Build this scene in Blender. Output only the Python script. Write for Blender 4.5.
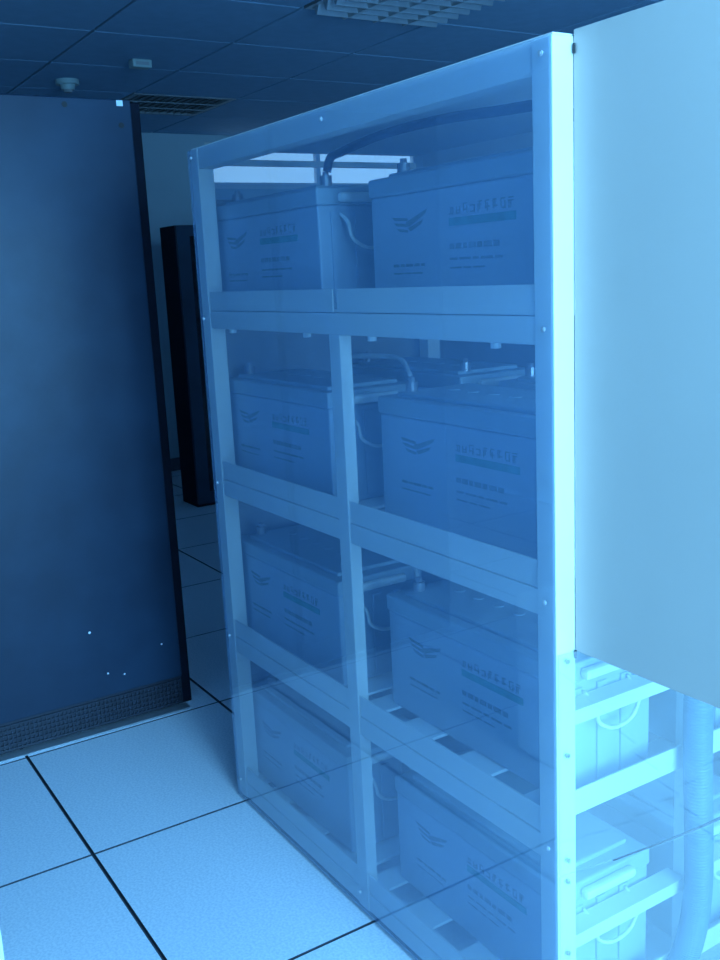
import bpy, bmesh, math, random
from mathutils import Vector, Matrix
random.seed(7)
for o in list(bpy.data.objects): bpy.data.objects.remove(o, do_unlink=True)
scene = bpy.context.scene
C = scene.collection

# ------------------------------------------------------------------ camera
F, YAW, PIT, ROL = 987.763, -1.0118, 0.2072, 0.0486
CAM = Vector((2.1453, -0.9481, 1.3154))
cy, sy, cp, sp, cr, sr = math.cos(YAW), math.sin(YAW), math.cos(PIT), math.sin(PIT), math.cos(ROL), math.sin(ROL)
fwd = Vector((sy*cp, cy*cp, -sp)); right = Vector((cy, -sy, 0)); down = fwd.cross(right)
r2 = cr*right + sr*down; d2 = -sr*right + cr*down
cd = bpy.data.cameras.new('camera'); cam = bpy.data.objects.new('camera', cd); C.objects.link(cam)
cd.sensor_fit = 'VERTICAL'; cd.sensor_height = 24.0; cd.lens = F*24.0/960.0; cd.clip_start = 0.02
u2 = -d2; b2 = -fwd
cam.matrix_world = Matrix(((r2.x, u2.x, b2.x, CAM.x), (r2.y, u2.y, b2.y, CAM.y), (r2.z, u2.z, b2.z, CAM.z), (0, 0, 0, 1)))
scene.camera = cam

# ------------------------------------------------------------------ light and exposure
DAY = (0.185, 0.56, 1.0)                     # the cold cast of the daylight
w = bpy.data.worlds.new('daylight'); scene.world = w; w.use_nodes = True
bg = w.node_tree.nodes['Background']; bg.inputs[0].default_value = (0.30, 0.62, 1.0, 1); bg.inputs[1].default_value = 1.3
WIN = dict(y0=-0.90, y1=0.45, z0=0.40, z1=2.18)
ld = bpy.data.lights.new('window_daylight', 'AREA'); lo = bpy.data.objects.new('window_daylight', ld); C.objects.link(lo)
ld.shape = 'RECTANGLE'; ld.size = WIN['y1']-WIN['y0']; ld.size_y = WIN['z1']-WIN['z0']
ld.color = DAY; ld.energy = 300
lo.location = (3.72, (WIN['y0']+WIN['y1'])/2, (WIN['z0']+WIN['z1'])/2)
lo.rotation_euler = (math.radians(90), 0, math.radians(90))
vs = scene.view_settings
vs.view_transform = 'Standard'; vs.look = 'None'; vs.gamma = 1.0; vs.exposure = 0.0; vs.use_curve_mapping = False

# ------------------------------------------------------------------ materials
def mat(name, col, rough=0.5, metal=0.0, noise=0.0, nscale=8.0, bump=0.0, bscale=200.0, spec=0.5, col2=None, detail=4.0):
    m = bpy.data.materials.new(name); m.use_nodes = True
    nt = m.node_tree; b = nt.nodes['Principled BSDF']
    b.inputs['Base Color'].default_value = (*col, 1); b.inputs['Roughness'].default_value = rough
    b.inputs['Metallic'].default_value = metal; b.inputs['Specular IOR Level'].default_value = spec
    tc = nt.nodes.new('ShaderNodeTexCoord')
    if noise or col2:
        n = nt.nodes.new('ShaderNodeTexNoise'); n.inputs['Scale'].default_value = nscale; n.inputs['Detail'].default_value = detail
        nt.links.new(tc.outputs['Object'], n.inputs['Vector'])
        rp = nt.nodes.new('ShaderNodeValToRGB')
        c2 = col2 or tuple(c*(1-noise) for c in col)
        rp.color_ramp.elements[0].position = 0.35; rp.color_ramp.elements[0].color = (*c2, 1)
        rp.color_ramp.elements[1].position = 0.65; rp.color_ramp.elements[1].color = (*col, 1)
        nt.links.new(n.outputs['Fac'], rp.inputs[0]); nt.links.new(rp.outputs[0], b.inputs['Base Color'])
    if bump:
        n2 = nt.nodes.new('ShaderNodeTexNoise'); n2.inputs['Scale'].default_value = bscale
        nt.links.new(tc.outputs['Object'], n2.inputs['Vector'])
        bp = nt.nodes.new('ShaderNodeBump'); bp.inputs['Strength'].default_value = bump; bp.inputs['Distance'].default_value = 0.001
        nt.links.new(n2.outputs['Fac'], bp.inputs['Height']); nt.links.new(bp.outputs[0], b.inputs['Normal'])
    return m

def acrylic(name, tint, haze, ior, haze_col=(0.7, 0.75, 0.8)):
    m = bpy.data.materials.new(name); m.use_nodes = True
    nt = m.node_tree; nt.nodes.clear()
    out = nt.nodes.new('ShaderNodeOutputMaterial')
    tr = nt.nodes.new('ShaderNodeBsdfTransparent'); tr.inputs[0].default_value = (*tint, 1)
    df = nt.nodes.new('ShaderNodeBsdfDiffuse'); df.inputs[0].default_value = (*haze_col, 1)
    gl = nt.nodes.new('ShaderNodeBsdfGlossy'); gl.inputs['Roughness'].default_value = 0.015; gl.inputs[0].default_value = (1, 1, 1, 1)
    fr = nt.nodes.new('ShaderNodeFresnel'); ge = nt.nodes.new('ShaderNodeNewGeometry')
    io = nt.nodes.new('ShaderNodeMapRange'); io.inputs[3].default_value = ior; io.inputs[4].default_value = 1.0/ior   # thin sheet: same reflectance on both faces
    nt.links.new(ge.outputs['Backfacing'], io.inputs[0]); nt.links.new(io.outputs[0], fr.inputs[0])
    n = nt.nodes.new('ShaderNodeTexNoise'); n.inputs['Scale'].default_value = 2.5; n.inputs['Detail'].default_value = 3
    tc = nt.nodes.new('ShaderNodeTexCoord'); nt.links.new(tc.outputs['Object'], n.inputs['Vector'])
    mr = nt.nodes.new('ShaderNodeMapRange'); mr.inputs[1].default_value = 0.3; mr.inputs[2].default_value = 0.7
    mr.inputs[3].default_value = haze*0.75; mr.inputs[4].default_value = haze*1.25
    nt.links.new(n.outputs['Fac'], mr.inputs[0])
    m1 = nt.nodes.new('ShaderNodeMixShader'); m2 = nt.nodes.new('ShaderNodeMixShader')
    nt.links.new(mr.outputs[0], m1.inputs[0]); nt.links.new(tr.outputs[0], m1.inputs[1]); nt.links.new(df.outputs[0], m1.inputs[2])
    nt.links.new(fr.outputs[0], m2.inputs[0]); nt.links.new(m1.outputs[0], m2.inputs[1]); nt.links.new(gl.outputs[0], m2.inputs[2])
    nt.links.new(m2.outputs[0], out.inputs[0])
    return m

M = {}
M['paint'] = mat('white_powder_coat', (0.80, 0.76, 0.70), 0.45, noise=0.05, nscale=5, bump=0.05, bscale=500)
M['slat'] = mat('pale_slat_paint', (0.74, 0.75, 0.74), 0.4, noise=0.08, nscale=9)
M['door'] = mat('grey_door_paint', (0.60, 0.50, 0.42), 0.55, noise=0.04, nscale=3, bump=0.08, bscale=400)
M['abs'] = mat('pale_grey_abs', (0.42, 0.50, 0.58), 0.5, noise=0.06, nscale=7, bump=0.1, bscale=600)
M['abs_lid'] = mat('grey_abs_lid', (0.39, 0.47, 0.52), 0.5, noise=0.06, nscale=7, bump=0.1, bscale=600)
M['print_dark'] = mat('dark_green_ink', (0.24, 0.31, 0.33), 0.6, noise=0.2, nscale=60)
M['print_green'] = mat('green_ink', (0.10, 0.36, 0.34), 0.6, noise=0.2, nscale=60)
M['rope'] = mat('white_nylon_rope', (0.85, 0.85, 0.82), 0.7, noise=0.15, nscale=120)
M['sensor'] = mat('dull_sensor_plastic', (0.34, 0.42, 0.42), 0.5, noise=0.05, nscale=20)
M['white'] = mat('white_plastic', (0.84, 0.84, 0.82), 0.4, noise=0.05, nscale=20)
M['screw'] = mat('zinc_screw', (0.6, 0.62, 0.65), 0.4, metal=0.6, noise=0.2, nscale=90)
M['cable_grey'] = mat('grey_cable_jacket', (0.42, 0.44, 0.45), 0.5, noise=0.1, nscale=40)
M['cable'] = mat('black_cable_jacket', (0.03, 0.03, 0.035), 0.45, noise=0.2, nscale=40)
M['hose'] = mat('blue_grey_hose_plastic', (0.13, 0.23, 0.31), 0.45, noise=0.12, nscale=25)
M['copper'] = mat('lead_terminal', (0.4, 0.4, 0.42), 0.4, metal=0.7, noise=0.2, nscale=60)
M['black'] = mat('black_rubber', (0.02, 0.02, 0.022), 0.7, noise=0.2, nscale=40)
M['tile'] = mat('speckled_floor_laminate', (0.82, 0.82, 0.84), 0.42, col2=(0.66, 0.68, 0.72), nscale=170, detail=2)
M['gap'] = mat('dark_floor_joint', (0.07, 0.08, 0.10), 0.7, noise=0.2, nscale=30)
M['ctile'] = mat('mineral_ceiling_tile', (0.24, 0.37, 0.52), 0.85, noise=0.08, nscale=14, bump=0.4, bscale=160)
M['cgrid'] = mat('dark_ceiling_void', (0.05, 0.055, 0.07), 0.8, noise=0.2, nscale=30)
M['wall'] = mat('painted_wall', (0.38, 0.47, 0.53), 0.8, noise=0.05, nscale=3, bump=0.1, bscale=120)
M['base'] = mat('dark_skirting', (0.10, 0.11, 0.14), 0.5, noise=0.2, nscale=20)
M['cab'] = mat('dark_cabinet_steel', (0.016, 0.036, 0.068), 0.42, col2=(0.011, 0.024, 0.048), nscale=4, detail=6, bump=0.05, bscale=300, spec=0.3)
M['cabtrim'] = mat('black_cabinet_frame', (0.010, 0.012, 0.022), 0.7, noise=0.2, nscale=20, spec=0.1)
M['mesh'] = mat('perforated_plinth', (0.02, 0.024, 0.04), 0.5, noise=0.2, nscale=50)
M['tape'] = mat('white_sticker', (0.85, 0.87, 0.88), 0.6, noise=0.05, nscale=50)
M['alu'] = mat('louvre_aluminium', (0.55, 0.57, 0.6), 0.3, metal=0.8, noise=0.08, nscale=20)
M['grille'] = mat('painted_grille', (0.30, 0.31, 0.33), 0.6, noise=0.1, nscale=20)
M['frame'] = mat('window_frame_paint', (0.6, 0.6, 0.6), 0.5, noise=0.05, nscale=10)
M['acrylic'] = acrylic('clear_acrylic_front', (0.92, 0.955, 0.965), 0.15, 1.49, (0.26, 0.48, 0.80))  # blue haze colour imitates reflected light washing over the bays
M['acrylic2'] = acrylic('clear_acrylic_side', (0.94, 0.98, 0.99), 0.11, 1.40, (0.85, 0.85, 0.85))
M['glass'] = acrylic('window_glass', (0.95, 0.98, 0.99), 0.005, 1.3)
M['smoke'] = acrylic('smoked_glass', (0.25, 0.27, 0.33), 0.01, 1.4)

# ------------------------------------------------------------------ mesh helpers
def bx(bm, x0, x1, y0, y1, z0, z1, bev=0.0):
    r = bmesh.ops.create_cube(bm, size=1.0)
    vs_ = r['verts']
    for v in vs_:
        v.co = Vector((x0 + (v.co.x+.5)*(x1-x0), y0 + (v.co.y+.5)*(y1-y0), z0 + (v.co.z+.5)*(z1-z0)))
    if bev:
        es = list({e for v in vs_ for e in v.link_edges})
        bmesh.ops.bevel(bm, geom=es, offset=bev, segments=2, affect='EDGES', profile=0.5)
    return bm
def B(*a, **k): return bx(bmesh.new(), *a, **k)
def cyl(bm, c, axis, r, h, seg=16, r2=None):
    c = Vector(c); axis = Vector(axis).normalized()
    q = Vector((0, 0, 1)).rotation_difference(axis)
    mt = Matrix.Translation(c + axis*h/2) @ q.to_matrix().to_4x4()
    bmesh.ops.create_cone(bm, cap_ends=True, segments=seg, radius1=r, radius2=r if r2 is None else r2, depth=h, matrix=mt)
    return bm
def smooth_path(pts, n=6):
    P = [Vector(p) for p in pts]; P = [2*P[0]-P[1]] + P + [2*P[-1]-P[-2]]
    out = []
    for i in range(1, len(P)-2):
        a, b, c, d = P[i-1:i+3]
        for k in range(n):
            t = k/n
            out.append(0.5*((2*b) + (c-a)*t + (2*a-5*b+4*c-d)*t*t + (3*b-a-3*c+d)*t**3))
    out.append(P[-2]); return out
def tube(bm, path, rad, seg=10):
    up = Vector((0.13, 0.21, 1)).normalized(); rings = []
    for i, p in enumerate(path):
        t = (path[min(i+1, len(path)-1)] - path[max(i-1, 0)]).normalized()
        n = t.cross(up)
        if n.length < 1e-3: n = t.cross(Vector((1, 0, 0)))
        n.normalize(); b = t.cross(n).normalized(); up = b if abs(b.dot(up)) > .2 else up
        up = n.cross(t).normalized()
        r = rad(i) if callable(rad) else rad
        rings.append([bm.verts.new(p + (n*math.cos(a) + up*math.sin(a))*r) for a in [2*math.pi*k/seg for k in range(seg)]])
    for a, b in zip(rings, rings[1:]):
        for k in range(seg): bm.faces.new((a[k], a[(k+1) % seg], b[(k+1) % seg], b[k]))
    bm.faces.new(rings[0][::-1]); bm.faces.new(rings[-1])
    return bm
def dark_sides(o):                            # black edge trim round a floor tile
    o.data.materials.append(M['gap'])
    for p in o.data.polygons: p.material_index = 0 if p.normal.z > .5 else 1
    return o
def obj(name, bm, m, parent=None, loc=None, smooth=False):
    bmesh.ops.recalc_face_normals(bm, faces=bm.faces[:])
    me = bpy.data.meshes.new(name); bm.to_mesh(me); bm.free()
    if smooth:
        for p in me.polygons: p.use_smooth = True
    me.materials.append(M[m] if isinstance(m, str) else m)
    o = bpy.data.objects.new(name, me); C.objects.link(o)
    if parent: o.parent = parent
    if loc: o.location = loc
    return o
def inst(name, src, loc, parent=None):
    o = bpy.data.objects.new(name, src.data); C.objects.link(o); o.location = loc
    if parent: o.parent = parent
    return o
def thing(name, label, cat, loc=(0, 0, 0), group=None):
    o = bpy.data.objects.new(name, None); C.objects.link(o); o.location = loc; o.empty_display_size = .05
    o['label'] = label; o['category'] = cat
    if group: o['group'] = group
    return o
def tag(o, label, cat, group=None):
    o['label'] = label; o['category'] = cat
    if group: o['group'] = group
    return o
def struct(name, bm, m, label, cat):
    o = obj(name, bm, m); o['kind'] = 'structure'; tag(o, label, cat); return o

# ------------------------------------------------------------------ room shell
XL, XR, YF, YB, HC = -4.4, 3.6, -2.8, 4.0, 2.2865
floor = struct('floor', B(XL, XR, YF, YB, -0.10, -0.012), 'gap', 'raised floor of pale speckled square tiles with dark joints', 'floor')
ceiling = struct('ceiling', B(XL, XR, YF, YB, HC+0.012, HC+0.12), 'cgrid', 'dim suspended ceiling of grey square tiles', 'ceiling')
# floor tiles 600 mm, joints at x = 0.6k, y = -0.4 + 0.6k
g = 0.0045
proto = None
nx0, nx1 = math.floor(XL/.6), math.ceil(XR/.6)
for i in range(nx0, nx1):
    for j in range(-5, 8):
        x0, x1 = .6*i, .6*i+.6; y0, y1 = -.4+.6*j, .2+.6*j
        x0 = max(x0, XL); x1 = min(x1, XR); y0 = max(y0, YF); y1 = min(y1, YB)
        if x1-x0 < .05 or y1-y0 < .05: continue
        if abs(x1-x0-.6) < 1e-4 and abs(y1-y0-.6) < 1e-4:
            if proto is None:
                proto = dark_sides(obj('floor_tile', B(-.3+g*.8, .3-g*.8, -.3+g, .3-g, -.02, 0), 'tile', floor, ((x0+x1)/2, (y0+y1)/2, 0)))
            else: inst('floor_tile', proto, ((x0+x1)/2, (y0+y1)/2, 0), floor)
        else:
            hx, hy = (x1-x0)/2, (y1-y0)/2
            dark_sides(obj('floor_tile', B(-hx+g, hx-g, -hy+g, hy-g, -.02, 0), 'tile', floor, ((x0+x1)/2, (y0+y1)/2, 0)))
# ceiling tiles 600 mm
OX, OY = -1.281, 0.4429
proto = None; gc = 0.006
SKIP = {(1, 3), (1, -1), (-2, -6)}                      # (d, l) cells holding the air grille and the louvred light
for l in range(-9, 6):
    for d in range(-6, 7):
        x1 = OX-.6*l; x0 = x1-.6; y0 = OY+.6*d; y1 = y0+.6
        if (d, l) in SKIP: continue
        x0 = max(x0, XL); x1 = min(x1, XR); y0 = max(y0, YF); y1 = min(y1, YB)
        if x1-x0 < .03 or y1-y0 < .03: continue
        c_ = ((x0+x1)/2, (y0+y1)/2, HC)
        if abs(x1-x0-.6) < 1e-4 and abs(y1-y0-.6) < 1e-4:
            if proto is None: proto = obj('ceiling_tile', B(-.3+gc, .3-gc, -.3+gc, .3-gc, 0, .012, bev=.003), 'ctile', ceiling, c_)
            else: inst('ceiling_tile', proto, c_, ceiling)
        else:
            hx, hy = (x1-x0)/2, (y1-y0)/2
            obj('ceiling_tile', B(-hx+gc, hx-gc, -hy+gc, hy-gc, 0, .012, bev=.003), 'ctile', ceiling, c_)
def wall_with_hole(name, axis, pos, thick, a0, a1, z0, z1, hole, label):
    bm = bmesh.new()
    def seg(p0, p1, q0, q1):
        if p1-p0 < 1e-4 or q1-q0 < 1e-4: return
        if axis == 'x': bx(bm, min(pos, pos+thick), max(pos, pos+thick), p0, p1, q0, q1)
        else: bx(bm, p0, p1, min(pos, pos+thick), max(pos, pos+thick), q0, q1)
    if hole:
        h0, h1, k0, k1 = hole
        seg(a0, h0, z0, z1); seg(h1, a1, z0, z1); seg(h0, h1, z0, k0); seg(h0, h1, k1, z1)
    else: seg(a0, a1, z0, z1)
    return struct(name, bm, 'wall', label, 'wall')
W2 = dict(y0=2.02, y1=3.85, z0=1.93, z1=2.24)
wall_with_hole('wall_right', 'x', XR, .1, YF-.1, YB+.1, -.1, HC+.12, (WIN['y0'], WIN['y1'], WIN['z0'], WIN['z1']), 'painted wall with the wide window, right of the camera')
wall_with_hole('wall_left', 'x', XL, -.1, YF-.1, YB+.1, -.1, HC+.12, (W2['y0'], W2['y1'], W2['z0'], W2['z1']), 'pale painted far wall beyond the dark cabinets')
wall_with_hole('wall_front', 'y', YF, -.1, XL, XR, -.1, HC+.12, None, 'pale painted wall behind the camera')
wall_with_hole('wall_back', 'y', YB, .1, XL, XR, -.1, HC+.12, None, 'pale painted wall behind the battery rack')
struct('baseboard_left', B(XL, XL+.012, YF, YB, 0, .09), 'base', 'dark skirting board along the far wall', 'baseboard')
def window(name, x, Wd, n, label):
    o = bpy.data.objects.new(name, None); C.objects.link(o); o['kind'] = 'structure'; tag(o, label, 'window')
    t = .045
    bm = bmesh.new()
    bx(bm, x-.03, x+.03, Wd['y0'], Wd['y1'], Wd['z0'], Wd['z0']+t); bx(bm, x-.03, x+.03, Wd['y0'], Wd['y1'], Wd['z1']-t, Wd['z1'])
    bx(bm, x-.03, x+.03, Wd['y0'], Wd['y0']+t, Wd['z0']+t, Wd['z1']-t); bx(bm, x-.03, x+.03, Wd['y1']-t, Wd['y1'], Wd['z0']+t, Wd['z1']-t)
    obj('window_frame', bm, 'frame', o)
    ys = [Wd['y0']+(Wd['y1']-Wd['y0'])*k/n for k in range(n+1)]
    for k in range(n):
        if k: obj('mullion', B(x-.02, x+.02, ys[k]-.018, ys[k]+.018, Wd['z0']+t, Wd['z1']-t), 'frame', o)
        obj('pane', B(x-.004, x+.004, ys[k]+(.018 if k else t), ys[k+1]-(.018 if k < n-1 else t), Wd['z0']+t, Wd['z1']-t), 'glass', o)
    return o
window('window_1', XR+.05, WIN, 3, 'wide daylight window in the right wall, out of view')
window('window_2', XL-.05, W2, 2, 'low bright clerestory window high on the far wall')

# ------------------------------------------------------------------ battery rack
X0, X1, H = -0.030, 1.145, 1.602
PW, PD = 0.040, 0.038
SEAM = [1.2452, 0.8485, 0.4516, 0.0550]
DEP = 0.66
rack = thing('battery_rack', 'tall white steel battery rack with four shelves behind clear acrylic sheets', 'rack')
def post(x0, x1, y0, y1, z0, z1):
    return obj('post', B(x0, x1, y0, y1, z0, z1, bev=.002), 'paint', rack)
post(X0, X0+PW, 0, PD, .012, H); post(X1-PW, X1, 0, PD, .012, H)
mid = post(.544, .582, 0, .026, .012, SEAM[0]-.041)
post(X0, X0+PW, DEP-PD, DEP, .012, H); post(X1-PW, X1, DEP-PD, DEP, .012, H)
post(X1-.070, X1-.042, .345, .373, .012, H-.04)
# top frame
obj('left_light_screen', B(-.066, -.063, .042, DEP, .014, 1.498), 'grille', rack)  # added panel: darkens the open bays and keeps light off the aisle
obj('back_light_screen', B(X0+PW+.002, X1-PW-.002, DEP, DEP+.002, .014, H-.002), 'grille', rack)  # added panel: stops light passing through the rack to the aisle
obj('beam', B(X0+PW, X1-PW, .002, PD, H-.044, H, bev=.002), 'paint', rack)
obj('beam', B(X0+PW, X1-PW, DEP-PD, DEP-.002, H-.044, H, bev=.002), 'paint', rack)
obj('beam', B(X1-PW+.002, X1-.002, PD, DEP-PD, H-.040, H, bev=.002), 'paint', rack)
obj('side_bar', B(X0+.002, X0+.012, PD, DEP-PD, H-.032, H-.018, bev=.001), 'paint', rack)
obj('top_panel', B(X0+.003, X1-.003, .003, DEP-.003, H, H+.003), 'paint', rack)
for k, s in enumerate(SEAM):
    zb = max(s-.041, .012)
    # front and rear cross beams, one span per bay where the middle post stands
    spans = [(X0+PW, X1-PW)] if k == 0 else [(X0+PW, .544), (.582, X1-PW)]
    for a, b in spans:
        obj('beam', B(a, b, .002, PD-.003, zb, s-.0015, bev=.0015), 'paint', rack)
    obj('beam', B(X0+PW, X1-PW, DEP-PD, DEP-.003, zb, s-.0015, bev=.0015), 'paint', rack)
    # tray lips (angle irons) resting on the beam
    lips = [(X0+PW+.001, .557), (.574, X1-PW-.002)] if k == 0 else [(X0+PW+.001, .5425), (.5835, X1-PW-.002)]
    for a, b in lips:
        bm = B(a, b, .004, .007, s, s+.042); bx(bm, a, b, .007, .040, s, s+.003)
        obj('tray_lip', bm, 'paint', rack)
    # side tray rail: angle seen from the side
    for (a, b) in ((PD+.002, .344), (.374, DEP-PD-.002)):
        bm = B(X1-.045, X1-.042, a, b, s+.004, s+.044); bx(bm, X1-.063, X1-.045, a, b, s-.001, s+.004)
        obj('tray_rail', bm, 'paint', rack)
        # restraint angle near the battery tops
        bm = B(X1-.045, X1-.042, a, b, s+.156, s+.180); bx(bm, X1-.080, X1-.045, a, b, s+.176, s+.180)
        obj('restraint_bar', bm, 'paint', rack)
    # shelf slats running front to back
    for xs in (-.015, .075, .245, .415, .535, .660, .832, 1.004):
        wd = .088 if xs not in (-.015, .535) else (.03 if xs < 0 else .045)
        if xs == .535: wd = .06
        obj('shelf_slat', B(xs, xs+wd, .041, DEP-PD-.001, s-.006, s, bev=.001), 'slat', rack)
# bolts under the top shelf beam
for x, y, z in ((.088, .02, 1.2005), (.427, .02, 1.2005), (.661, .02, 1.2005), (.999, .02, 1.2005), (.690, .02, .407), (.515, .02, .407)):
    bm = cyl(bmesh.new(), (x, y, z-.006), (0, 0, 1), .008, .010, 10)
    obj('bolt', bm, 'white', rack)
# black strips stand for the shadow gap under the base
obj('base_shadow_strip', B(X0+.004, X1-.004, .006, .034, 0, .012), 'black', rack)
obj('base_shadow_strip', B(X1-.036, X1-.006, .04, DEP-.006, 0, .012), 'black', rack)
obj('base_shadow_strip', B(X0+.006, X0+.036, .04, DEP-.006, 0, .012), 'black', rack)
# front acrylic sheet
fa = obj('front_acrylic_sheet', B(X0, X1, -.0055, -.0015, .010, H-.001), 'acrylic', rack); fa['label'] = 'large clear acrylic sheet covering the front'
# side acrylic sheets, slightly bowed outwards
def bowed(z0a, z0b, z1a, z1b, y0, y1, base, bow, th=.003, n=14):
    bm = bmesh.new(); rows = []
    for i in range(n+1):
        t = i/n; y = y0+(y1-y0)*t
        def xb(tt, zf): return base + bow(tt, zf)
        za = z0a+(z0b-z0a)*t; zb = z1a+(z1b-z1a)*t
        col = []
        for k in range(7):
            f = k/6; z = za+(zb-za)*f
            x = xb(t, f); col.append((bm.verts.new((x, y, z)), bm.verts.new((x+th, y, z))))
        rows.append(col)
    for a, b in zip(rows, rows[1:]):
        for k in range(6):
            bm.faces.new((a[k][0], b[k][0], b[k+1][0], a[k+1][0])); bm.faces.new((a[k][1], a[k+1][1], b[k+1][1], b[k][1]))
        bm.faces.new((a[0][0], a[0][1], b[0][1], b[0][0])); bm.faces.new((a[6][0], b[6][0], b[6][1], a[6][1]))
    for col, in ((rows[0],), (rows[-1],)):
        for k in range(6): bm.faces.new((col[k][0], col[k+1][0], col[k+1][1], col[k][1]))
    return bm
up_bow = lambda t, f: .002 + .030*math.sin(math.pi*min(1, max(0, t)))**1.0
lo_bow = lambda t, f: .002 + .018*math.sin(math.pi*min(1, max(0, t)))**1.0
sa = obj('side_acrylic_sheet', bowed(.400, .372, .757, .757, 0, DEP, X1, up_bow), 'acrylic2', rack, smooth=False)
sb = obj('side_acrylic_sheet', bowed(.014, .014, .398, .362, 0, DEP, X1, lo_bow), 'acrylic2', rack, smooth=False)
gs = obj('gap_shade_strip', bowed(.3945, .3700, .3955, .3775, .10, DEP, X1-.0005, lambda t, f: .006+.022*math.sin(math.pi*(.15+.85*t))), 'black', rack)  # dark strip stands in for the unlit gap between the sheets
# screws
def screw(p, n, r=.0038):
    bm = cyl(bmesh.new(), p, n, r, .0025, 12); cyl(bm, Vector(p)+Vector(n)*.0025, n, r*.55, .001, 6)
    obj('screw', bm, 'screw', rack)
for x, z in ((1.130, 1.581), (1.130, 1.227), (1.127, .834), (1.130, .440), (-.010, 1.584), (-.010, 1.227), (-.006, .838), (-.006, .450), (-.006, .06), (.560, .050), (.568, 1.583), (1.130, .06)):
    screw((x, -.0055, z), (0, -1, 0))
for z in (.745, .595, .421, .385, .260, .09):
    screw((X1+.0052, .016, z), (1, 0, 0), .0038)
# hinged side door standing open at right angles to the side
dr = obj('side_door', B(X1+.0005, X1+.60, PD-.002, PD+.016, .755, 1.610, bev=.002), 'door', rack); dr['label'] = 'plain pale grey side door swung open'
for z in (.765, 1.60):
    bm = cyl(bmesh.new(), (X1+.004, PD-.004, z-.02), (0, 0, 1), .0018, .012, 10)
    obj('hinge', bm, 'black', dr)

# ------------------------------------------------------------------ batteries
BL, BD, BH = 0.490, 0.218, 0.245
def wedge(bm, pts, y0, y1):
    f = [bm.verts.new((x, y0, z)) for x, z in pts]; b = [bm.verts.new((x, y1, z)) for x, z in pts]
    n = len(pts); bm.faces.new(f); bm.faces.new(b[::-1])
    for i in range(n): bm.faces.new((f[i], f[(i+1) % n], b[(i+1) % n], b[i]))
def make_battery():
    t = thing('battery', '', 'battery')
    hb = BH-.045
    body = obj('case', B(.003, BL-.003, .003, BD-.003, 0, hb, bev=.004), 'abs', t)
    for x in (-.0015, BL-.0035):       # ribs on both ends
        for yy in (.030, .085, .140):
            obj('rib', B(x, x+.005, yy, yy+.022, .012, hb-.012, bev=.001), 'abs', body)
    lid = obj('lid', B(0, BL, 0, BD, hb, BH-.012, bev=.004), 'abs_lid', t)
    obj('lid_top', B(.035, BL-.035, .022, BD-.022, BH-.013, BH-.004, bev=.003), 'abs_lid', lid)
    for k in range(6):
        obj('vent_cap', cyl(bmesh.new(), (.10+k*.058, BD*.5, BH-.004), (0, 0, 1), .011, .0015, 14), 'abs_lid', lid)
    for x in (.045, BL-.045):
        bm = cyl(bmesh.new(), (x, .05, BH-.006), (0, 0, 1), .012, .020, 14); cyl(bm, (x, .05, BH+.014), (0, 0, 1), .007, .008, 6)
        obj('terminal', bm, 'copper', t)
    # grip bars on the ends and the rope handles
    for sgn, xe in ((-1, 0), (1, BL)):
        a, b = (xe, xe+.018) if sgn > 0 else (xe-.014, xe)
        obj('grip', B(a, b, .045, .165, BH-.040, BH-.022, bev=.006), 'white', t)
        xo = xe+sgn*.030 if sgn > 0 else xe-.009
        pts = [(xe+sgn*.003, .050, BH-.062), (xo, .051, BH-.080), (xo, .058, BH-.108), (xo, .085, BH-.126), (xo, .115, BH-.128), (xo, .140, BH-.116), (xo, .150, BH-.085), (xe+sgn*.003, .152, BH-.062)]
        obj('rope_handle', tube(bmesh.new(), smooth_path(pts, 5), .0035, 8), 'rope', t, smooth=True)
    # printing on the front: bird-like emblem, company line, green stripe, type lines
    y0, y1 = .0022, .0032
    bm = bmesh.new()
    for k, (dx, dz, ln) in enumerate(((0, 0, .048), (.006, -.010, .042), (.014, -.020, .034))):
        wedge(bm, [(.070+dx, .162+dz), (.070+dx+ln, .158+dz), (.070+dx+ln, .153+dz), (.078+dx, .156+dz)], y0, y1)
    wedge(bm, [(.112, .151), (.176, .170), (.170, .162), (.122, .143)], y0, y1)
    wedge(bm, [(.118, .141), (.164, .153), (.158, .146), (.126, .135)], y0, y1)
    obj('emblem', bm, 'print_dark', t)
    bm = bmesh.new(); x = .236
    for k in range(9):
        for q_ in range(2): zz = random.choice((.1555, .160, .165, .1695)); bx(bm, x+random.random()*.003, x+.013-random.random()*.003, y0, y1, zz, zz+.002)
        for q_ in range(2): xx = x+random.choice((.001, .005, .010)); zz = random.choice((.155, .158)); bx(bm, xx, xx+.002, y0, y1, zz, zz+.012)
        x += .0185
    obj('lettering', bm, 'print_dark', t)
    obj('green_stripe', B(.236, .402, y0, y1, .137, .150), 'print_green', t)
    bm = bmesh.new(); x = .236
    for wd in (.012, .016, .010, .018, .012, .020, .014):
        bx(bm, x, x+wd, y0, y1, .100, .109); x += wd+.004
    x = .236
    for wd in (.02, .03, .015, .03, .02):
        bx(bm, x, x+wd, y0, y1, .082, .086); x += wd+.005
    x = .236
    for wd in (.03, .02, .03):
        bx(bm, x, x+wd, y0, y1, .068, .071); x += wd+.005
    obj('type_lines', bm, 'print_dark', t)
    bm = bmesh.new(); x = .070
    for wd in (.018, .012, .022, .016, .012):
        bx(bm, x, x+wd, y0, y1, .075, .080); x += wd+.004
    x = .070
    for wd in (.03, .02, .03):
        bx(bm, x, x+wd, y0, y1, .062, .065); x += wd+.004
    obj('small_print', bm, 'print_dark', t)
    return t
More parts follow.
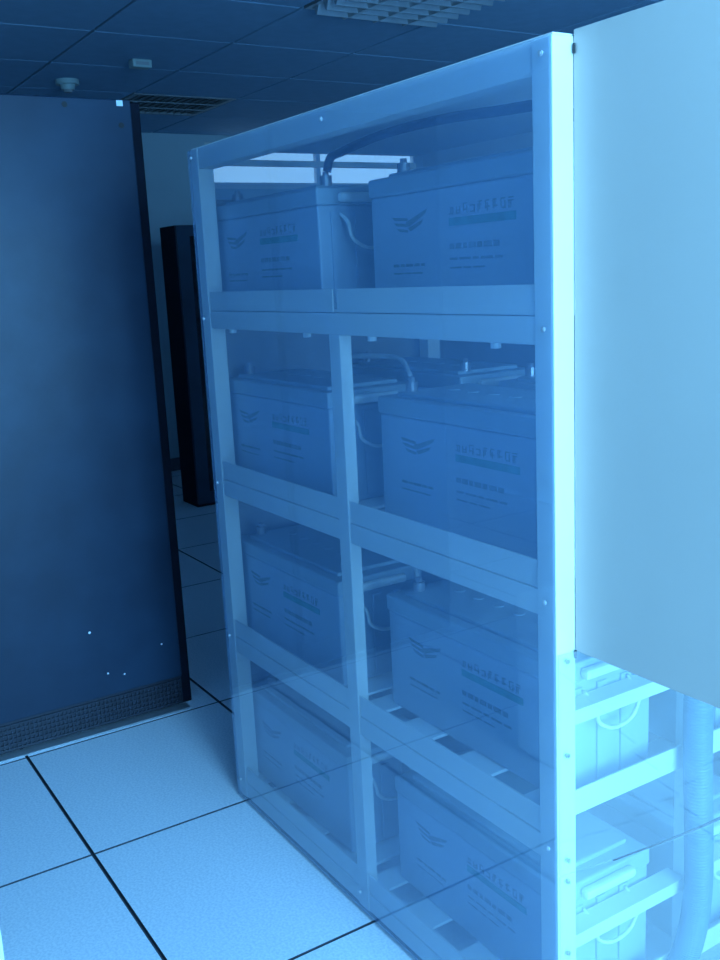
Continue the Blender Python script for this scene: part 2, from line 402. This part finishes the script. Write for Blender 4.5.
def copy_tree(o, parent=None, plain=False):
    c = o.copy(); C.objects.link(c); c.parent = parent
    for ch in list(o.children):
        if not (plain and ch.name.split('.')[0] in ('emblem', 'lettering', 'green_stripe', 'type_lines', 'small_print')): copy_tree(ch, c)
    return c
bat0 = make_battery(); used = False
ROWS = ['top shelf', 'second shelf from the top', 'third shelf from the top', 'bottom shelf']
for k, s in enumerate(SEAM):
    for col, x, y in (('left', -.045, .048), ('right', .570, .085), ('left', -.045, .386), ('right', .570, .386)):
        if used: b = copy_tree(bat0, None, y > .2)
        else: b = bat0; used = True
        b.location = (x, y, s+.0005)
        rear = y > .2
        b['label'] = f'pale grey storage battery, {"rear" if rear else "front"} {col} bay of the {ROWS[k]}'
        b['group'] = 'storage batteries in the rack'

# ------------------------------------------------------------------ cables and hose
def cable(name, pts, r, m, label, cat, group=None, n=8, seg=10):
    return tag(obj(name, tube(bmesh.new(), smooth_path(pts, n), r, seg), m, smooth=True), label, cat, group)
zt = SEAM[0]+BH+.022
cable('power_cable', [(.402, .100, zt), (.410, .106, zt+.026), (.440, .113, zt+.033), (.540, .115, 1.556), (.640, .115, 1.560), (.775, .115, 1.558), (.900, .115, 1.550), (1.010, .120, 1.543), (1.040, .134, 1.525), (1.016, .136, zt+.001)], .0085, 'cable',
      'thick dark cable arching over the batteries on the top shelf', 'cable')
for k, s in enumerate(SEAM):
    z = s+BH+.024
    if k:
        cable('link_cable', [(.400, .098, z), (.420, .108, z+.028), (.500, .130, z+.034), (.575, .140, z+.030), (.612, .135, z)], .0050, 'cable_grey',
              f'short grey cable linking the batteries on the {ROWS[k]}', 'cable', 'battery link cables')
# corrugated hose hanging by the side
path = smooth_path([(1.128, .333, .90), (1.130, .331, .72), (1.134, .330, .59), (1.136, .330, .48), (1.136, .337, .344), (1.134, .341, .22), (1.131, .325, .13), (1.126, .285, .055), (1.124, .255, .027)], 90)
tag(obj('corrugated_hose', tube(bmesh.new(), path, lambda i: .0238+.0011*math.cos(i*math.pi/2), 14), 'hose', smooth=True), 'blue grey corrugated hose hanging inside the side acrylic', 'hose')

# ------------------------------------------------------------------ dark cabinets on the left
def dark_cabinet(y0, y1, label, detail):
    t = thing('server_cabinet', label, 'cabinet', (0, 0, 0), 'dark cabinets beside the aisle')
    obj('body', B(-1.50, -.665, y0+.004, y1-.004 + (.028 if detail else 0), 0, 1.812, bev=.004), 'cabtrim', t)
    dp = obj('front_panel', B(-.664, -.645, y0+.006, y1-.010, .100, 1.815, bev=.003), 'cab', t)
    pl = obj('plinth', B(-.664, -.655, y0+.006, y1-.010, .006, .098), 'mesh', t)
    bm = bmesh.new()
    n = int((y1-y0-.03)/.0125)
    for j in range(6):
        bx(bm, -.655, -.650, y0+.010, y1-.014, .012+j*.0145, .0165+j*.0145)
    for i in range(n+1):
        yy = y0+.010+i*.0125
        bx(bm, -.655, -.6495, yy, yy+.004, .012, .090)
    pm = obj('plinth_grid', bm, 'mesh', t); pm['kind'] = 'stuff'
    obj('base_trim', B(-.650, -.612, y0+.002, y1-.004, 0, .006), 'alu', t)
    if detail:
        for (yy, zz) in ((-.084, 1.796), (.070, 1.747)):
            obj('hole_plug', cyl(bmesh.new(), (-.645, yy, zz), (1, 0, 0), .008, .001, 12), 'black', dp)
        obj('sticker', B(-.645, -.6435, .061, .079, 1.798, 1.813), 'tape', dp)
        for (yy, zz, r) in ((-.172, .310, .004), (-.13, .17, .003), (-.08, .155, .003), (.045, .22, .003)):
            obj('scuff', cyl(bmesh.new(), (-.645, yy, zz), (1, 0, 0), r, .0006, 8), 'tape', dp)
    return t
dark_cabinet(-.535, .112, 'dark blue steel cabinet left of the rack with white sticker at its top corner', True)
dark_cabinet(-1.185, -.540, 'second dark steel cabinet further left along the aisle, out of the frame', False)
# far rack with smoked glass
fc = thing('glass_front_cabinet', 'low black equipment cabinet with dark glass front by the far wall', 'cabinet')
fy0, fy1 = 1.255, 1.95
bm = bmesh.new()
bx(bm, -3.42, -3.40, fy0, fy1, .0, 1.62); bx(bm, -3.40, -3.2, fy0, fy0+.02, 0, 1.62); bx(bm, -3.40, -3.2, fy1-.02, fy1, 0, 1.62)
bx(bm, -3.40, -3.2, fy0+.02, fy1-.02, 1.60, 1.62); bx(bm, -3.40, -3.2, fy0+.02, fy1-.02, 0, .04)
obj('body', bm, 'cabtrim', fc)
bm = bmesh.new()
bx(bm, -3.199, -3.175, fy0, fy0+.075, 0.02, 1.618); bx(bm, -3.199, -3.175, fy1-.075, fy1, .02, 1.618); bx(bm, -3.199, -3.175, fy0+.075, fy1-.075, 1.56, 1.618); bx(bm, -3.199, -3.175, fy0+.075, fy1-.075, .02, .09)
fd = obj('door', bm, 'cab', fc)
obj('glass', B(-3.190, -3.184, fy0+.075, fy1-.075, .09, 1.56), 'smoke', fd)
for z0, z1 in ((1.10, 1.24), (.70, .82), (.40, .52)):
    obj('equipment_tray', B(-3.39, -3.23, fy0+.03, fy1-.03, z0, z1, bev=.004), 'grille', fc)

# ------------------------------------------------------------------ ceiling devices
gx1 = OX-.6*3; gx0 = gx1-.6; gy0 = OY+.6; gy1 = gy0+.6
gr = thing('air_grille', 'square slatted air grille set in the ceiling by the far wall', 'vent', ((gx0+gx1)/2, (gy0+gy1)/2, HC))
bm = bmesh.new()
bx(bm, -.294, .294, -.294, -.265, -.002, .010); bx(bm, -.294, .294, .265, .294, -.002, .010); bx(bm, -.294, -.265, -.265, .265, -.002, .010); bx(bm, .265, .294, -.265, .265, -.002, .010)
obj('frame', bm, 'grille', gr)
obj('backing', B(-.265, .265, -.265, .265, .0095, .0115), 'grille', gr)
for k in range(12):
    yy = -.245+k*.0445
    o = obj('slat', B(-.265, .265, -.012, .012, -.001, .001), 'grille', gr, (0, yy, .005)); o.rotation_euler.x = math.radians(35)
for xx in (-.09, .09): obj('cross_bar', B(xx-.006, xx+.006, -.265, .265, -.004, .000), 'grille', gr)
def vfin(L, along_x):
    bm = bmesh.new()
    pts = [(-.022, -.004), (.022, -.004), (.003, -.045), (-.003, -.045)]
    a = []; b = []
    for p, q_ in pts:
        if along_x: a.append(bm.verts.new((-L/2, p, q_))); b.append(bm.verts.new((L/2, p, q_)))
        else: a.append(bm.verts.new((p, -L/2, q_))); b.append(bm.verts.new((p, L/2, q_)))
    bm.faces.new(a); bm.faces.new(b[::-1])
    for i in range(4): bm.faces.new((a[i], a[(i+1) % 4], b[(i+1) % 4], b[i]))
    return bm
def ceiling_light(x, y, label, lit):
    lt = thing('ceiling_light', label, 'ceiling light', (x, y, HC), 'louvred ceiling lights')
    bm = bmesh.new()
    bx(bm, -.294, .294, -.294, -.275, -.004, .011); bx(bm, -.294, .294, .275, .294, -.004, .011); bx(bm, -.294, -.275, -.275, .275, -.004, .011); bx(bm, .275, .294, -.275, .275, -.004, .011)
    obj('frame', bm, 'alu', lt)
    obj('reflector', B(-.275, .275, -.275, .275, .0095, .0115), 'grille', lt)
    for k in range(3): obj('louvre_fin', vfin(.55, True), 'alu', lt, (0, -.138+k*.138, .012))
    for k in range(8): obj('louvre_blade', vfin(.55, False), 'alu', lt, (-.24+k*.0686, 0, .011))
    if lit:
        a = bpy.data.lights.new('added_lamp_glow', 'AREA'); a.shape = 'SQUARE'; a.size = .52; a.color = DAY; a.energy = lit
        ao = bpy.data.objects.new('added_lamp_glow', a); C.objects.link(ao); ao.parent = lt; ao.location = (0, 0, -.05)
ceiling_light(OX+.3, OY+.9, 'unlit louvred ceiling light panel at the top edge of the picture', 0)
ceiling_light(OX+3.3, OY-.9, 'added lit louvred ceiling light panel above the camera, out of the frame', 30)  # unseen light, added to brighten the floor
# smoke detector
sd = thing('smoke_detector', 'round smoke detector with a stepped dome under the ceiling', 'detector', (-2.845, .622, HC))
obj('base', cyl(bmesh.new(), (0, 0, -.022), (0, 0, 1), .055, .022, 24), 'sensor', sd)
obj('dome', cyl(bmesh.new(), (0, 0, -.045), (0, 0, 1), .030, .023, 24, .036), 'sensor', sd)
obj('sensor_tip', cyl(bmesh.new(), (0, 0, -.056), (0, 0, 1), .018, .011, 20, .024), 'grille', sd)
sx = thing('alarm_box', 'small white rectangular sensor box under the ceiling', 'sensor', (-2.315, .793, HC))
obj('housing', B(-.03, .03, -.045, .045, -.035, 0, bev=.006), 'sensor', sx)
obj('lens', B(.0295, .0315, -.03, .03, -.026, -.012, bev=.0008), 'grille', sx)

# low white cabinet whose corner edge just enters the lower left corner
wl = thing('white_cabinet', 'low white cabinet whose corner edge shows at the lower left', 'cabinet')
obj('body', B(.24, .622, -1.20, -.722, .02, .46, bev=.003), 'white', wl)
obj('door', B(.622, .637, -1.195, -.7205, .03, .455, bev=.002), 'white', wl)
obj('plinth', B(.26, .615, -1.18, -.74, 0, .02), 'black', wl)
